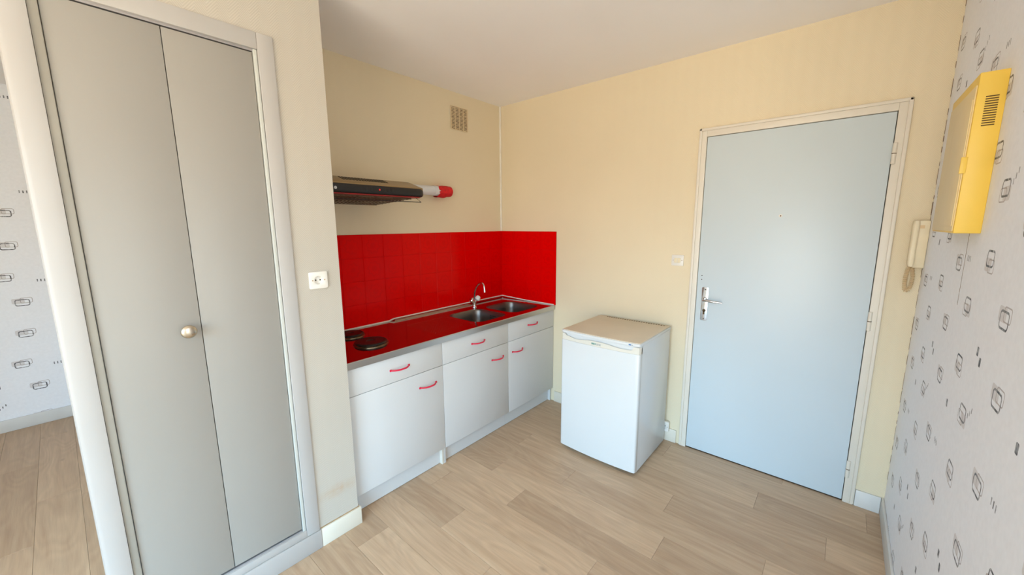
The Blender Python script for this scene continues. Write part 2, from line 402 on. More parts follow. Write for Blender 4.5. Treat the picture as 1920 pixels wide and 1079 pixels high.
# window
wn = thing('window_1', 'white framed window behind the viewer', 'window', (XW, (WIN[0]+WIN[1])/2, WIN[2]), kind='structure')
for a, b, c, d in ((WIN[0], WIN[0]+.06, WIN[2], WIN[3]), (WIN[1]-.06, WIN[1], WIN[2], WIN[3]), ((WIN[0]+WIN[1])/2-.05, (WIN[0]+WIN[1])/2+.05, WIN[2]+.06, WIN[3]-.06)):
    MB().box(XW-.07, XW-.02, a, b, c, d).build('window_stile', 'window_white', wn)
for z0, z1 in ((WIN[2], WIN[2]+.06), (WIN[3]-.06, WIN[3])):
    MB().box(XW-.07, XW-.02, WIN[0]+.06, WIN[1]-.06, z0, z1).build('window_rail', 'window_white', wn)

wn2 = thing('added_fill_window', 'unseen white framed window added behind the viewer for fill daylight', 'window', ((WIN2[0]+WIN2[1])/2, YB, WIN2[2]), kind='structure')  # unseen window, added to send more daylight onto the kitchen side
for a, b in ((WIN2[0], WIN2[0]+.06), (WIN2[1]-.06, WIN2[1]), ((WIN2[0]+WIN2[1])/2-.05, (WIN2[0]+WIN2[1])/2+.05)):
    MB().box(a, b, YB-.07, YB-.02, WIN2[2], WIN2[3]).build('window_stile', 'window_white', wn2)
# floor planks
PX, PW, PL = -.052, .168, 1.008
JY = {0: -2.624, 1: -2.163, 2: -2.472, 3: -1.80, 4: -1.258, 5: -.857, 6: -1.126, 7: -.672, 8: -.976, 9: -1.33, 10: -.767, 11: -1.21, 12: -.36, 16: .90, 17: 1.458}
TINT = {(0, -2.624): (.15, .6), (5, -.857): (.95, .35), (5, -1.866): (.2, .75), (6, -1.126): (.15, .85), (4, -1.258): (.9, .45), (3, -1.80): (.25, .7), (1, -2.163): (.2, .7),
        (2, -2.472): (.75, .4), (8, -.976): (.8, .25), (7, -.672): (.35, .75), (10, -.767): (.8, .2), (4, -2.271): (.85, .4), (7, -1.675): (.45, .7)}
mesh_cache = {}
def plank_mesh(wd, ln):
    k = (round(wd, 4), round(ln, 4))
    if k not in mesh_cache:
        g, c = .0004, .0012
        a, b = wd/2-g, ln/2-g
        vs = [(-a, -b, -.0035), (a, -b, -.0035), (a, b, -.0035), (-a, b, -.0035), (-a, -b, -.0007), (a, -b, -.0007), (a, b, -.0007), (-a, b, -.0007),
              (-a+c, -b+c, 0), (a-c, -b+c, 0), (a-c, b-c, 0), (-a+c, b-c, 0)]
        fs = [(0, 3, 2, 1), (8, 9, 10, 11)]+[(i, (i+1) % 4, 4+(i+1) % 4, 4+i) for i in range(4)]+[(4+i, 4+(i+1) % 4, 8+(i+1) % 4, 8+i) for i in range(4)]
        mesh_cache[k] = MB().add(vs, fs).mesh('plank', 'plank')
    return mesh_cache[k]
rs = random.Random(3)
for k in range(-1, 30):
    x1 = min(0., PX-PW*k); x0 = max(XW, PX-PW*(k+1))
    if x1-x0 < .01: continue
    j0 = JY.get(k, -rs.random()*PL)
    n0 = math.floor((YB-j0)/PL)
    y = j0+n0*PL
    while y < YL:
        ya, yb = max(y, YB), min(y+PL, YL)
        xm, ym = (x0+x1)/2, (ya+yb)/2
        hidden = (x0 > XR+.12 and yb < YC-.12) or (x0 > XL+.1 and ya > .06)
        if yb-ya > .02 and not hidden:
            tint = .5+.5*(rs.random()-.5)
            for (kk, jj), (below, above) in TINT.items():
                if kk == k and abs(yb-jj) < .04: tint = below
                if kk == k and abs(ya-jj) < .04: tint = above
            o = bpy.data.objects.new('plank', plank_mesh(x1-x0, yb-ya)); COL.objects.link(o)
            o.parent = fl; o.location = (xm, ym, 0); o['tint'] = float(tint)
        y += PL

# baseboards
def bboard(name, mat, x0, x1, y0, y1, lab, h=CBZ, lip=None):
    o = MB().box(x0, x1, y0, y1, 0, h).build(name, mat, bevel=.003)
    return struct(o, lab, 'baseboard')
bboard('baseboard_entrance_left', 'baseboard', -.011, 0, -1.632, -.605, 'ivory baseboard between kitchenette and entrance door')
bboard('baseboard_entrance_right', 'baseboard_white', -.012, 0, YC+.012, DY2-.006, 'short white baseboard right of the entrance door')
bboard('baseboard_patterned', 'baseboard_white', XR, -.0, YC, YC+.011, 'white baseboard under the patterned right wall')
bboard('baseboard_far', 'baseboard_white', XW, XL+.03, YL-.012, YL, 'white baseboard under the far patterned wall')
b = MB().prism([(CFO+.006, YCOL-.012), (XC+.012, YCOL-.012), (XC+.012, YCOL+.018), (XC, YCOL+.018), (XC, YCOL), (CFO+.006, YCOL)], 0, CBZ).build('baseboard_closet_corner', 'baseboard', bevel=.002)
struct(b, 'ivory baseboard wrapping the closet wall corner', 'baseboard')
MB().box(CFO+.006, XC+.003, YCOL-.004, YCOL+.001, CBZ, CBZ+.0035).build('grime_line', 'grime', b)
bboard('baseboard_closet', 'casing', XL+.02, CFO+.005, YCOL-.013, YCOL, 'white painted baseboard under the folding closet', .094)

# corner bead and ceiling beads
struct(MB().box(-.013, 0, -.013, 0, 1.4633, H).build('trim_1', 'bead', bevel=.002), 'pale vertical bead in the kitchen corner', 'trim')

# ------------------------------------------------------------------ entrance door
d1 = thing('door_1', 'pale blue-grey entrance door with chrome lever handle', 'door', (0, -2.11, 0), kind='structure')
LY1, LY2, LZ = -1.6971, -2.526, 2.04
leaf = MB().box(-.006, .034, LY1-.003, LY2+.003, .008, LZ-.003).build('leaf', 'door', d1, .002)
MB().box(.036, .06, DY1, DY2, 0, DZ).build('door_rebate', 'dark', d1)
for a, b_ in ((DY1, LY1), (LY2, DY2)): MB().box(-.012, .06, a, b_, 0, DZ).build('door_frame', 'door_frame', d1, .002)
MB().box(-.012, .06, LY1, LY2, LZ, DZ).build('door_frame', 'door_frame', d1, .002)
for y0, y1 in ((DY1-.012, DY1+.004), (DY2-.004, DY2+.012)): MB().box(-.020, .0, y0, y1, 0.006, DZ+.004).build('casing_bead', 'door_frame', d1, .004)
MB().box(-.020, .0, DY1+.004, DY2-.004, DZ-.012, DZ+.004).build('casing_bead', 'door_frame', d1, .004)
for z in (1.845, 1.024, .198):
    h = MB().lathe([(.004, -.050), (.0085, -.048), (.0085, -.002), (.006, -.001)], (-.014, -2.531, z), 12).lathe([(.006, .001), (.0085, .002), (.0085, .048), (.004, .050)], (-.014, -2.531, z), 12).build('hinge', 'door_frame', d1, smooth=True)
    MB().lathe([(.0088, -.0014), (.0088, .0014)], (-.014, -2.531, z), 12).build('hinge_gap', 'slot', h)
fb = frame_B(-1.752, 1.014, -.006)
hp = MB(fb).prism([(-.02, -.104), (-.014, -.108), (.014, -.108), (.02, -.104), (.02, .104), (.014, .108), (-.014, .108), (-.02, .104)], 0, .005).build('handle_plate', 'chrome_worn', d1, .0015)
MB(fb).lathe([(.0145, .005), (.0145, .010), (.011, .013)], (0, .03, 0), 20).build('lever_rose', 'chrome', hp, smooth=True)
MB(fb).tube([(0, .03, .010), (0, .03, .042), (.004, .03, .050), (.014, .03, .053), (.05, .028, .053), (.085, .026, .051), (.108, .025, .049)], [.008, .008, .0085, .0085, .0075, .0065, .0055], 12).build('lever', 'chrome', hp, smooth=True)
MB(fb).lathe([(.0095, .005), (.0095, .0075)], (0, -.043, 0), 16).prism([(-.0045, -.068), (.0045, -.068), (.0045, -.045), (-.0045, -.045)], .005, .0075).build('keyhole', 'slot', hp)
for v in (.092, -.096): MB(fb).lathe([(.0038, .005), (.003, .0064)], (0, v, 0), 12).build('screw', 'dark', hp)
pp = MB(frame_B(-2.108, 1.561, -.006)).lathe([(.0085, 0), (.0085, .003), (.005, .004)], (0, 0, 0), 18).build('peephole', 'plastic_white', leaf, smooth=True)
MB(frame_B(-2.108, 1.561, -.006)).lathe([(.0035, .004), (.0035, .0046)], (0, 0, 0), 12).build('peephole_lens', 'slot', d1)
for z in (1.193, 1.169): MB(frame_B(-1.724, z, -.006)).lathe([(.0032, 0), (.0028, .0006)], (0, 0, 0), 10).build('screw_hole', 'dark', leaf)

# ------------------------------------------------------------------ closet
d2 = thing('door_2', 'putty coloured folding closet door with round knob', 'door', (-2.35, YCOL, 0), kind='structure')
YF = YCOL-.008
PM, PR, PLF = -2.3434, -2.0817, -2.6019
def rpost(x0, x1):      # post with a rounded free edge
    return [(x1, YF), (x1, YF+.07), (x0, YF+.07), (x0, YF+.014), (x0+.004, YF+.005), (x0+.014, YF)][::-1]
MB().prism(rpost(XL, -2.6243), 0, H).build('closet_post', 'casing', d2, .001)
MB().box(CFI, CFO, YF, YCOL+.05, .0945, CFT).build('closet_casing', 'casing', d2, .0025)
MB().box(-2.6243, CFI, YF, YCOL+.05, CFIT, CFT).build('closet_casing', 'casing', d2, .0025)
MB().box(-2.6243, CFI, YF, YCOL+.05, .0945, CFB).build('closet_casing', 'casing', d2, .0025)
MB().box(-2.6236, PLF-.0012, YF+.006, YCOL+.05, CFB, CFIT).build('jamb_strip', 'jamb', d2, .001)
MB().box(PR+.0015, CFI-.002, YF+.004, YCOL+.05, CFB, CFIT-.001).build('jamb_strip', 'jamb_pale', d2, .001)
MB().box(-2.6225, CFI-.002, YF+.010, YCOL+.05, CFIT-.008, CFIT).build('track', 'track', d2)
MB().box(PLF, PR, YF+.010, YCOL+.05, CFB, CFB+.006).build('track', 'track', d2)
MB().box(PLF-.02, CFI-.003, YF+.040, YCOL+.055, CFB, CFIT).build('closet_shadow_backing', 'dark', d2)
pA = MB().box(PLF+.0008, PM-.001, YF+.012, YF+.032, .139, 2.171).build('door_panel', 'closet', d2, .0015)
pB = MB().box(PM+.001, PR-.0008, YF+.012, YF+.032, .139, 2.171).build('door_panel', 'closet', d2, .0015)
kx, kz = -2.385, 1.152
MB(frame_A(kx, kz, YF+.012)).lathe([(.010, 0), (.009, .014), (.012, .018), (.0225, .022), (.024, .026), (.0215, .031), (.014, .0345), (.005, .0358)], (0, 0, 0), 28).build('knob', 'knob', pA, smooth=True)

# ------------------------------------------------------------------ kitchenette
WZ, WZB, YFR = .854, .8173, -.6012
UX = [(-1.8, -1.2019), (-1.2019, -.5871), (-.5871, -.003)]
UL = ['white base cabinet under the hotplates, next to the closet', 'white base cabinet in the middle, under the draining board', 'white base cabinet at the corner, under the right sink bowl']
HND = [((-1.503, .742), (-1.318, .580)), ((-.895, .745), (-.705, .580)), ((-.296, .751), (-.484, .582))]
YD = -.589; ZG = .668; ZB = .1175; YK = -.547
def handle(par, x, z):
    y = YD
    pts = []
    n = 14
    for i in range(n+1):
        a = i/n; px = x-.058+.116*a
        out = .027*(1-abs(2*a-1)**2.6)
        pts.append((px, y-.003-out, z+.0))
    h = MB()
    # flat bow, taller than thick
    loops = []
    for i, p in enumerate(pts):
        hh = .0044
        loops.append([(p[0], p[1]-.0032, p[2]-hh), (p[0], p[1]-.0032, p[2]+hh*.6), (p[0], p[1]+.0032, p[2]+hh), (p[0], p[1]+.0032, p[2]-hh*.6)])
    h.loft(loops, True, True)
    for q in (pts[0], pts[-1]): h.box(q[0]-.006, q[0]+.006, y-.006, y, z-.0055, z+.0055)
    return h.build('handle', 'pink', par, .0012, label='raspberry red bow handle')
for i, ((x0, x1), lab) in enumerate(zip(UX, UL)):
    t = thing('kitchen_cabinet', lab, 'cabinet', ((x0+x1)/2, -.3, 0), 'base cabinets of the kitchenette')
    e = .016
    zl = ZB if i == 2 else 0.; zr = ZB if i == 1 else 0.
    MB().box(x0+.0005, x0+e, YD+.0195, -.01, zl, .69 if i == 2 else WZB).build('side_panel', 'cabinet', t, .001)
    MB().box(x1-e, x1-.0005, YD+.0195, -.01, zr, .69 if i == 1 else WZB).build('side_panel', 'cabinet_edge' if i == 0 else 'cabinet', t, .001)
    MB().box(x0+e, x1-e, YD+.022, -.01, ZB, ZB+.016).build('bottom_shelf', 'cabinet', t)
    MB().box(x0+e, x1-e, -.024, -.01, ZB+.016, WZB).build('back_panel', 'cabinet', t)
    g = .0012 if i else .0004
    dr = MB().box(x0+.0012, x1-.0012, YD, YD+.018, ZG+.0022, WZB-.004).build('drawer_front', 'cabinet', t, .0012)
    do = MB().box(x0+.0012, x1-.0012, YD, YD+.018, ZB, ZG-.0006).build('cabinet_door', 'cabinet', t, .0012)
    handle(dr, *HND[i][0]); handle(do, *HND[i][1])
    MB().box(x0+(e if i < 2 else .0003)+.0003, x1-(e if i != 1 else .0003)-.0003, YK, YK+.014, .003, ZB-.0005).build('plinth', 'cabinet', t)

# steel worktop
wt = thing('steel_worktop', 'stainless steel kitchen worktop with two sinks and hotplates, mirroring red tiles', 'worktop', (-.9, -.3, WZB))
X0, X1 = -1.812, -.0095
B1 = (-.835, -.505, -.532, -.185); B2 = (-.452, -.108, -.532, -.185)
holes = [rrect(b[0], b[1], b[2], b[3], .075, 8) for b in (B1, B2)]
top = MB(Matrix.Translation((0, 0, 0))).holed([(X0, YFR), (X1, YFR), (X1, -.0095), (X0, -.0095)], holes, WZ-.004, WZ)
top.build('worktop_surface', 'steel_top', wt)
MB().prism([(YFR+.004, WZB), (YFR+.004, WZ-.004), (YFR-.0, WZ-.0005), (YFR-.0035, WZ-.004), (YFR-.0035, WZB)], X0, X1, 'x').build('front_edge', 'steel', wt)
MB().box(X0, X1, YFR+.012, YFR+.03, WZB, WZ-.005).build('edge_core', 'dark', wt)
MB().prism([(-1.185, -.058), (-.45, -.058), (-.45, -.0097), (-1.150, -.0097)], WZ+.0002, WZ+.004).build('rear_ledge', 'steel_ledge', wt, .001)
MB().lathe([(.010, 0), (.010, .002), (.003, .004)], (-.034, -.040, WZ), 14).build('steel_stud', 'brass_rim', wt, smooth=True)
for b, lab in ((B1, 'bowl in front of the tap'), (B2, 'bowl beside the wall')):
    loops = []
    for dx, dz in ((0, 0), (.003, -.001), (.006, -.004), (.009, -.012), (.013, -.06), (.018, -.11), (.026, -.132), (.042, -.144), (.07, -.148)):
        loops.append([(p[0], p[1], WZ+dz) for p in rrect(b[0]+dx, b[1]-dx, b[2]+dx, b[3]-dx, max(.075-dx*.45, .03), 8)])
    bw = MB().loft(loops, False, True).build('sink_bowl', 'steel_bowl', wt, smooth=True, recalc=False)
    cx, cy = (b[0]+b[1])/2, (b[2]+b[3])/2
    MB().lathe([(.042, 0), (.042, .002), (.034, .003), (.026, -.0005)], (cx, cy, WZ-.1475), 24).build('drain', 'steel', bw, smooth=True)
    if b is B1:   # overflow holes on the right side wall
        o = MB()
        for r_ in range(3):
            for c_ in range(4): o.lathe([(.0042, 0), (.0042, .001)], (b[1]-.0145-.0018*r_, cy-.035+.016*c_, WZ-.035-.016*r_), 8, 'x')
        o.build('overflow_holes', 'dark', bw)
# embossed draining board
dm = MB()
nx, ny = 32, 30; ax, bx, ay, by = -1.195, -.862, -.52, -.205
for i in range(nx):
    for j in range(ny):
        if (i+j) % 2: continue
        cx = ax+(i+.5)*(bx-ax)/nx; cy = ay+(j+.5)*(by-ay)/ny; sx = (bx-ax)/nx*.95; sy = (by-ay)/ny*.95; z = WZ
        dm.add([(cx-sx, cy, z), (cx, cy-sy, z), (cx+sx, cy, z), (cx, cy+sy, z), (cx, cy, z+.0009)], [(0, 1, 4), (1, 2, 4), (2, 3, 4), (3, 0, 4)])
o = dm.build('draining_board', 'steel_top', wt, recalc=False); o['kind'] = 'stuff'
for (cx, cy, r_) in ((-1.552, -.388, .088), (-1.548, -.145, .073)):
    hp_ = MB().lathe([(r_*.93, .003), (r_, .004), (r_+.002, .012), (r_-.002, .0165), (r_*.9, .018), (r_*.88, .0165), (r_*.30, .0165), (r_*.27, .0135), (.004, .0135)], (cx, cy, WZ), 40).build('hotplate', 'iron', wt, smooth=True)
    MB().lathe([(r_+.008, 0), (r_+.008, .0035), (r_+.003, .007), (r_-.003, .007), (r_-.003, 0)], (cx, cy, WZ), 40).build('hotplate_rim', 'brass_rim', hp_, smooth=True)
MB().tube([(X0, -.0155, WZ+.004), (-1.2, -.0155, WZ+.004), (-1.165, -.0155, WZ+.013), (-.6, -.0155, WZ+.015), (-.012, -.0155, WZ+.016)], .0055, 6).build('sealant', 'sealant', wt, smooth=True)
MB().tube([(-.012, -.0155, WZ+.016), (-.0155, -.3, WZ+.006), (-.0155, YFR+.004, WZ+.003)], .0055, 6).build('sealant', 'sealant', wt, smooth=True)

# tap
tp = thing('mixer_tap', 'chrome swan-neck mixer tap between the two sinks', 'tap', (-.48, -.128, WZ))
MB().lathe([(.024, 0), (.024, .004), (.017, .010), (.016, .034), (.020, .042), (.019, .052), (.011, .060)], (-.48, -.128, WZ), 20).build('tap_body', 'chrome', tp, smooth=True)
dd = Vector((-.10, -1., 0)).normalized()
sp = [tuple(Vector((-.48, -.128, WZ+z_))+dd*(.132*h_)) for h_, z_ in ((0, .055), (.0, .085), (.04, .118), (.13, .148), (.27, .175), (.44, .195), (.62, .206), (.78, .208), (.90, .200), (.97, .185), (1.0, .165), (1.01, .150), (1.015, .138))]
MB().tube(sp, [.0075]*(len(sp)-3)+[.0075, .009, .010], 14).build('spout', 'chrome', tp, smooth=True)
for sg, mt, el in ((-1, 'chrome', .55), (1, 'acrylic', .85)):
    ax_ = Vector((.66*sg, -.2, el)).normalized(); b0 = Vector((-.48, -.128, WZ+.030))
    MB().tube([b0, b0+ax_*.034], .0095, 12).build('valve_stem', 'chrome', tp, smooth=True)
    MB().tube([b0+ax_*.032, b0+ax_*.037, b0+ax_*.066, b0+ax_*.071], [.015, .023, .019, .012], 8).build('tap_knob', mt, tp, .001, label='clear acrylic tap knob' if sg > 0 else None)

# red tiles
ZT = 1.4633
TS = (ZT-WZ)/4
def tiles(name, lab, n, place, grout, loc):
    t = thing(name, lab, 'backsplash', loc)
    grout.build('grout_bed', 'grout', t)
    e, th = .0004, .006
    a = TS/2-e; c = .0007
    W = .15/2-e
    mb = MB().add([(-W, 0, -a), (W, 0, -a), (W, 0, a), (-W, 0, a), (-W, -th+c, -a), (W, -th+c, -a), (W, -th+c, a), (-W, -th+c, a), (-W+c, -th, -a+c), (W-c, -th, -a+c), (W-c, -th, a-c), (-W+c, -th, a-c)],
                  [(0, 1, 2, 3), (8, 9, 10, 11)]+[(i, (i+1) % 4, 4+(i+1) % 4, 4+i) for i in range(4)]+[(4+i, 4+(i+1) % 4, 8+(i+1) % 4, 8+i) for i in range(4)])
    me = mb.mesh('tile', 'tile')
    uvl = me.uv_layers.new(name='UVMap')
    for lp in me.loops:
        co = me.vertices[lp.vertex_index].co; uvl.data[lp.index].uv = (co.x/(2*W)+.5, co.z/(2*a)+.5)
    for i in range(n):
        for j in range(4):
            o = bpy.data.objects.new('tile', me); COL.objects.link(o); o.parent = t
            p, rz = place(i, WZ+TS*(j+.5)); o.location = Vector(p)-Vector(loc); o.rotation_euler = (random.uniform(-.0008, .0008), 0, rz+random.uniform(-.0008, .0008))
    return t
tiles('tile_backsplash', 'red glazed tile splashback behind the worktop and tap', 12, lambda i, z: ((-.009-.15*(i+.5), -.003, z), 0), MB().box(XC+.001, -.0008, -.0065, -.0008, WZ+.001, ZT-.001), (-.9, 0, WZ))
tiles('tile_backsplash', 'short red tile splashback on the entrance wall beside the sink', 4, lambda i, z: ((-.003, -.009-.15*(i+.5)+.002, z), -PI/2), MB().box(-.0065, -.0008, -.607, -.0068, WZ+.001, ZT-.001), (0, -.3, WZ))

# ------------------------------------------------------------------ cooker hood
hd = thing('cooker_hood', 'black cooker hood with slotted sloping front above the hotplates', 'hood', (-1.512, 0, 1.66))
HX0, HX1 = -1.813, -1.21
body = MB().prism([(-.02, 1.70), (-.02, 1.778), (-.352, 1.778), (-.492, 1.733), (-.492, 1.70)], HX0, HX1-.012, 'x').build('hood_body', 'brown_black', hd, .002)
vis = [(HX0, -.03), (HX0, -.50), (HX1-.035, -.50)]+[(HX1-.035+.035*math.sin(a), -.465-.035*math.cos(a)) for a in [PI/2*i/6 for i in range(1, 7)]]+[(HX1, -.03)]
MB().prism(vis, 1.682, 1.732).build('visor', 'black', hd, .017, seg=4)
MB().prism([(x-(.014 if x > -1.5 else 0), y+(.012 if y < -.1 else 0)) for x, y in vis], 1.679, 1.684).build('visor_reflection', 'red_reflection', hd)  # added strip, coloured like the red tile reflection along the visor's lower edge
sl = MB()
for i in range(15):
    x = -1.663+.0178*i
    for (ya, yb) in ((-.365, -.425),):
        za, zb = 1.778-(.365-.352)*.3214, 1.778-(.425-.352)*.3214
        sl.add([(x, ya, za+.0012), (x+.009, ya, za+.0012), (x+.009, yb, zb+.0012), (x, yb, zb+.0012), (x, ya, za-.002), (x+.009, ya, za-.002), (x+.009, yb, zb-.002), (x, yb, zb-.002)],
               [(0, 1, 2, 3), (0, 4, 5, 1), (1, 5, 6, 2), (2, 6, 7, 3), (3, 7, 4, 0)])
sl.build('vent_slots', 'dark', body)
MB(frame_A(-1.507, 1.708, -.500)).lathe([(.005, 0), (.004, .0015)], (0, 0, 0), 12).build('indicator_lamp', 'led', hd)
for dx in (-.075, -.05, .028, .052, .076): MB(frame_A(-1.507+dx, 1.708, -.500)).box(-.008, .008, -.009, .009, 0, .0012).build('push_button', 'black', hd, .0005)
MB(frame_A(-1.743, 1.705, -.500)).lathe([(.0075, 0), (.0065, .001)], (0, 0, 0), 14).build('printed_mark', 'mark', hd)
MB(frame_A(-1.760, 1.706, -.500)).box(-.005, .004, -.008, .006, 0, .0008).build('printed_mark', 'mark', hd)
# grease filter with wire grid and bail under the hood
fr = MB()
fz = 1.672
gr = MB().box(HX0+.02, HX1-.06, -.44, -.06, 1.674, 1.680).build('grease_filter', 'filter', hd)
for i in range(24): fr.tube([(HX0+.02+.0222*i, -.44, fz), (HX0+.02+.0222*i, -.20, fz-.013), (HX0+.02+.0222*i, -.06, fz-.020)], .0016, 5)
for j in range(6): y = -.44+.076*j; fr.tube([(HX0+.02, y, fz-.020*(y+.44)/.38), (HX1-.06, y, fz-.020*(y+.44)/.38)], .0020, 5)
fr.build('filter_grid', 'filter', gr, smooth=True)
MB().tube([(HX1-.055, -.475, 1.680), (HX1-.035, -.500, 1.653), (HX0+.02, -.500, 1.653), (HX0+.005, -.475, 1.680)], .0022, 6).build('wire_bail', 'black', hd, smooth=True)

# exhaust duct
dt = thing('exhaust_duct', 'white exhaust pipe with ragged red end beside the hood', 'pipe', (-.9, -.05, 1.77))
MB().lathe([(.034, -1.222), (.034, -.745)], (0, -.048, 1.772), 24, 'x').lathe([(.0365, -.80), (.0365, -.742)], (0, -.048, 1.772), 24, 'x').build('pipe', 'pipe', dt, smooth=True)
rs2 = random.Random(5); loops = []
nn = 26
for k, (x, r_) in enumerate(((-.760, .0375), (-.742, .039), (-.71, .0415), (-.675, .041), (-.648, .0405), (-.638, .0385), (-.636, .020))):
    lp = []
    for i in range(nn):
        a = 2*PI*i/nn; j = rs2.uniform(-.0018, .0018)
        xr = x+(rs2.uniform(-.012, .004) if k == 0 else rs2.uniform(-.002, .002))
        dz = -.014 if (k in (0, 1, 2) and math.sin(a) < -.6) else 0
        lp.append((xr+(-.014 if dz and k == 0 else 0), -.048+(r_+j)*math.cos(a), 1.772+(r_+j)*math.sin(a)+dz*.6))
    loops.append(lp)
MB().loft(loops, False, True).build('red_sleeve', 'red_cloth', dt, smooth=True, label='crumpled red tape sleeve')

# ventilation grille
vg = thing('ventilation_grille', 'square ivory ventilation grille high on the kitchen wall', 'grille', (-.48, 0, 2.34))
GX0, GX1, GZ0, GZ1 = -.566, -.398, 2.256, 2.422
MB().box(GX0+.004, GX1-.004, -.003, -.0004, GZ0+.004, GZ1-.004).build('shaft', 'grille_dark', vg)
gm = MB()
for i in range(17):
    z = GZ0+(GZ1-GZ0)*i/16; gm.box(GX0, GX1, -.009, -.003, z-.0024, z+.0024)
for i in range(5):
    x = GX0+(GX1-GX0)*i/4; gm.box(x-.0026, x+.0026, -.0092, -.003, GZ0, GZ1)
gm.build('louvre_grid', 'grille', vg)
MB(frame_A(-.482, 2.342, -.009)).lathe([(.007, 0), (.006, .002)], (0, 0, 0), 12).build('centre_screw', 'grille', vg)

# ------------------------------------------------------------------ refrigerator
FX, FXB, FY1, FY2, FH = -.572, -.05, -1.034, -1.5675, .8434
rf = thing('refrigerator', 'white under-counter refrigerator with bowed door and ivory top', 'fridge', (-.3, -1.3, 0))
MB().box(-.5255, FXB, FY2+.003, FY1-.003, .018, .8212).build('cabinet_body', 'white_fridge', rf, .002)
MB().box(-.52, -.10, FY2+.02, FY1-.02, 0.0, .018).build('base_plinth', 'dark', rf)
yc = (FY1+FY2)/2; hw = (FY1-FY2)/2
def bow(y, ex=0.): return FX+.012-.014*(1-((y-yc)/hw)**2)-ex
def outline(xb, ex=0., n=18, r=.012):
    o = [(xb, FY1)]
    ys = [FY1-2*hw*(i/n) for i in range(n+1)]
    for i in range(4): a = PI/2*i/3; o.append((bow(FY1-r, ex)+r-r*math.sin(a), FY1-r+r*math.cos(a)))
    for y in ys[1:-1]: o.append((bow(y, ex), y))
    for i in range(4): a = PI/2*i/3; o.append((bow(FY2+r, ex)+r-r*math.cos(a), FY2+r-r*math.sin(a)))
    o.append((xb, FY2)); return o
MB().prism(outline(-.526), .028, .776).build('door_panel', 'white_fridge', rf, .003)
# upper trim of the door with two scooped finger grips
def ztop(y):
    s = (FY1-y)/(2*hw)          # 0 left .. 1 right
    def seg(a, b, za, zb): q = (s-a)/(b-a); q = q*q*(3-2*q); return za+(zb-za)*q
    if s < .05: return .819
    if s < .08: return seg(.05, .08, .819, .806)
    if s < .22: return seg(.08, .22, .806, .7945)
    if s < .42: return seg(.22, .42, .7945, .8075)
    if s < .55: return .8075
    if s < .80: return seg(.55, .80, .8075, .7945)
    if s < .905: return seg(.80, .905, .7945, .7955)
    if s < .935: return seg(.905, .935, .7955, .819)
    return .819
n = 70; fr_ = MB(); lo, hi, lob, hib = [], [], [], []
for i in range(n+1):
    y = FY1-2*hw*i/n
    e = min(i, n-i)/n*2*hw; rr = .012-math.sqrt(max(0, .012**2-(.012-min(e, .012))**2))
    x = bow(y)+rr
    lo.append((x, y, .7765)); hi.append((x+.0008, y, ztop(y))); hib.append((x+.009, y, ztop(y)-.004)); lob.append((-.526, y, .7765))
N1 = n+1; vs = lo+hi+hib+[(-.526, p[1], min(p[2], ztop(p[1])-.006)) for p in hib]+lob
fs = []
for r_ in range(4):
    for i in range(n): fs.append((r_*N1+i, r_*N1+i+1, (r_+1)*N1+i+1, (r_+1)*N1+i))
fs += [tuple(r_*N1 for r_ in range(5)), tuple(r_*N1+n for r_ in range(4, -1, -1))]
fs += [(4*N1+i, 4*N1+i+1, i+1, i) for i in range(n)]
tr = MB().add(vs, fs).build('door_trim', 'fridge_trim', rf, smooth=True)
MB().prism(outline(-.526, -.014), .7765, .8205).build('grip_recess', 'white_fridge', rf)
lid = MB().prism([(FXB+.004, FY1+.0)]+outline(0, .001)[1:-1]+[(FXB+.004, FY2)], .8215, FH-.004).build('top_rim', 'white_fridge', rf, .003)
MB().prism([(FXB+.001, FY1-.006)]+[(x+.004, y+(.005 if y < yc else -.005)) for x, y in outline(0, 0)[1:-1]]+[(FXB+.001, FY2+.006)], FH-.0045, FH).build('top_board', 'fridge_top', rf, .002)
vsl = MB()
for i in range(25): y = FY1-.075-.0172*i; vsl.box(FXB-.024, FXB-.010, y-.0095, y, FH-.0005, FH+.0008)
vsl.build('rear_vent_slots', 'slot', rf)
def text(body, size, fb_, off, mat, par):
    cu = bpy.data.curves.new('t', 'FONT'); cu.body = body; cu.size = size; cu.extrude = .0003; cu.offset = .0004
    ob = bpy.data.objects.new('t', cu); COL.objects.link(ob)
    dg = bpy.context.evaluated_depsgraph_get(); me = bpy.data.meshes.new_from_object(ob.evaluated_get(dg))
    wd = max(v.co.x for v in me.vertices)
    bpy.data.objects.remove(ob); bpy.data.curves.remove(cu)
    mt = fb_ @ Matrix.Translation((off[0], off[1], .0006)); me.transform(Matrix.Translation(-Vector(ORG[par.name])) @ mt)
    me.materials.clear(); me.materials.append(M[mat]); me.name = 'printed_name'
    o = bpy.data.objects.new('printed_name', me); COL.objects.link(o); o.parent = par; ORG[o.name] = ORG[par.name]
    return off[0]+wd
fbl = frame_B(-1.262, .786, bow(-1.295)-.0002)
xe = text('PRO', .016, fbl, (0, 0), 'teal', rf)
text('LINE', .016, fbl, (xe+.0015, 0), 'grey_print', rf)
fb2 = frame_B(-1.500, .829, bow(-1.512)-.0016)
MB(fb2).box(0, .015, -.003, .004, 0, .0008).build('printed_badge', 'blue', rf)
MB(fb2).box(.018, .026, -.002, .003, 0, .0008).build('printed_badge', 'grey_print', rf)

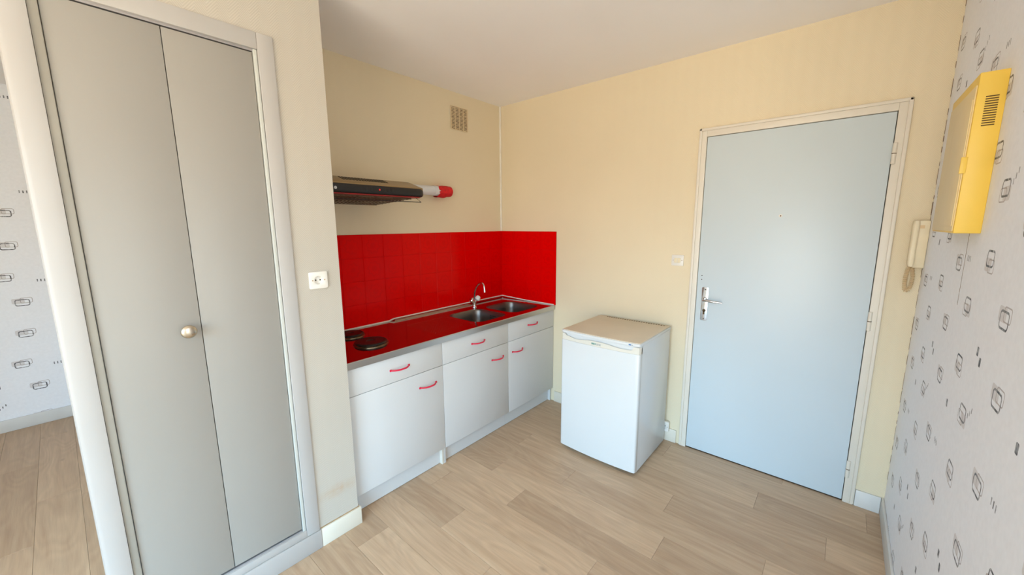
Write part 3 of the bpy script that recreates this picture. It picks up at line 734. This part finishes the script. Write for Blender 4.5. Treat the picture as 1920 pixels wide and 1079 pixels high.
# ------------------------------------------------------------------ switches, sockets
def socket(name, lab, fr, su, sv, grp, depth=.009, plate='plastic_white'):
    o_ = tuple(fr.translation)
    t = thing(name, lab, 'socket', o_, grp)
    MB(fr).holed(rrect(-su/2, su/2, -sv/2, sv/2, .006, 4), [circle(0, 0, .0185, 24)], 0, depth).build('cover_plate', plate, t, .0015)
    MB(fr).lathe([(.0192, depth-.0015), (.0185, depth), (.0175, depth-.0085), (.001, depth-.0088)], (0, 0, 0), 24, cap=False).build('socket_well', plate, t, smooth=True)
    for u in (-.0095, .0095): MB(fr).lathe([(.0032, 0), (.0032, .0006)], (u, 0, depth-.0088), 10).build('pin_hole', 'dark', t)
    MB(fr).lathe([(.0026, 0), (.0026, .007), (.001, .0085)], (0, .0105, depth-.0088), 10).build('earth_pin', 'chrome_worn', t, smooth=True)
    for u in (-.026, .026): MB(fr).lathe([(.0030, 0), (.0024, .0007)], (u, 0, depth), 10).build('screw', 'grime', t)
    return t
socket('wall_socket', 'square white wall socket on the closet wall at counter height', frame_A(-1.916, 1.284, YCOL), .078, .075, 'wall sockets')
sk = socket('wall_socket', 'small white socket box low on the wall beside the refrigerator', frame_B(-1.552, .113, -.012), .070, .070, 'wall sockets', .022)
sw = thing('light_switch', 'square white double light switch left of the entrance door', 'switch', (0, -1.568, 1.282))
fs_ = frame_B(-1.568, 1.282, 0)
MB(fs_).prism(rrect(-.038, .038, -.035, .035, .003, 3), 0, .007).build('cover_plate', 'plastic_white', sw, .0015)
for u, tl in ((-.0105, .002), (.0105, -.002)):
    MB(fs_).add([(u-.009, -.016, .007), (u+.009, -.016, .007), (u+.009, .016, .007), (u-.009, .016, .007), (u-.009, -.016, .011+tl), (u+.009, -.016, .011+tl), (u+.009, .016, .011-tl), (u-.009, .016, .011-tl)],
                [(0, 3, 2, 1), (4, 5, 6, 7), (0, 1, 5, 4), (2, 3, 7, 6), (1, 2, 6, 5), (3, 0, 4, 7)]).build('rocker', 'cream_plastic', sw, .001)
for u in (-.028, .028): MB(fs_).lathe([(.003, .007), (.0024, .0077)], (u, 0, 0), 10).build('screw', 'grime', sw)

# ------------------------------------------------------------------ intercom
ic = thing('intercom_phone', 'cream wall intercom handset with coiled cord beside the door', 'intercom', (0, -2.66, 1.31))
fi = frame_B(-2.66, 1.31, 0)
MB(fi).prism(rrect(-.012, .0268, 0, .219, .003, 3), 0, .040).build('base_unit', 'cream_plastic', ic, .002)
MB(fi).prism(rrect(-.006, .010, .183, .198, .001, 2), .040, .0408).build('name_window', 'tan_plastic', ic)
hs = [(-.034, .0), (-.036, .004), (-.036, .012)]
lps = []
for k in range(13):
    q = k/12; v = .006+.213*q
    thick = .058+.010*(abs(2*q-1)**3); hwid = .0115 if 0 < k < 12 else .0085
    cx = -.0195-.006*(1-q)*0
    lps.append([(cx-hwid, v, .012), (cx+hwid, v, .012), (cx+hwid, v, thick-.006), (cx+hwid*.55, v, thick), (cx-hwid*.55, v, thick), (cx-hwid, v, thick-.006)])
MB(fi).loft(lps, True, True).build('handset', 'cream_plastic', ic, .0015, smooth=True)
path = []
for i in range(60):
    q = i/59
    if q < .45: a = q/.45; u = -.021-.006*math.sin(a*PI*.8); v = .004-.105*a; ww = .030
    elif q < .6: a = (q-.45)/.15; u = -.016-.009*math.cos(PI*a)-.0005; v = -.101-.012*math.sin(PI*a); ww = .030-.012*a
    else: a = (q-.6)/.4; u = -.0072+.006*math.sin(PI*a)-.002*a; v = -.101+.100*a; ww = .018
    path.append(Vector((u, v, ww)))
coil = []
NT_ = 34
for i in range(NT_*9):
    q = i/(NT_*9-1)*(len(path)-1.001); k = int(q); p = path[k].lerp(path[k+1], q-k); d = (path[k+1]-path[k]).normalized()
    s1 = d.cross(Vector((0, 0, 1))).normalized(); s2 = d.cross(s1); a = i*2*PI/9
    coil.append(p+(s1*math.cos(a)+s2*math.sin(a))*.0068)
MB(fi).tube(coil, .0019, 5).build('coiled_cord', 'tan_plastic', ic, smooth=True)

# ------------------------------------------------------------------ electrical box on the patterned wall
eb = thing('electrical_box', 'yellow electrical box with slotted side on the patterned wall', 'electrical box', (-.75, YC, 1.49))
EX0, EX1, EY, EZ0, EZ1 = -.942, -.572, -2.634, 1.49, 1.928
MB().box(EX0, EX1, YC, EY, EZ0, EZ1).build('box_body', 'yellow', eb, .002)
MB().box(EX0+.006, EX1-.012, EY, EY+.003, EZ0+.006, EZ1-.03).build('front_cover', 'shaded_yellow_cover', eb, .001)
MB().box(EX0+.010, -.70, EY+.003, EY+.0055, EZ0+.02, 1.862).build('cover_door', 'shaded_yellow_cover', eb, .001)
MB().box(EX0-.0015, EX0+.006, EY-.004, EY+.009, 1.66, 1.705).build('door_catch', 'yellow', eb, .001)
gs = MB()
for i in range(13):
    z = 1.787+.0063*i; gs.box(EX0-.0006, EX0+.002, -2.675, -2.651, z-.0014, z+.0016)
gs.build('vent_slots', 'slot', eb)
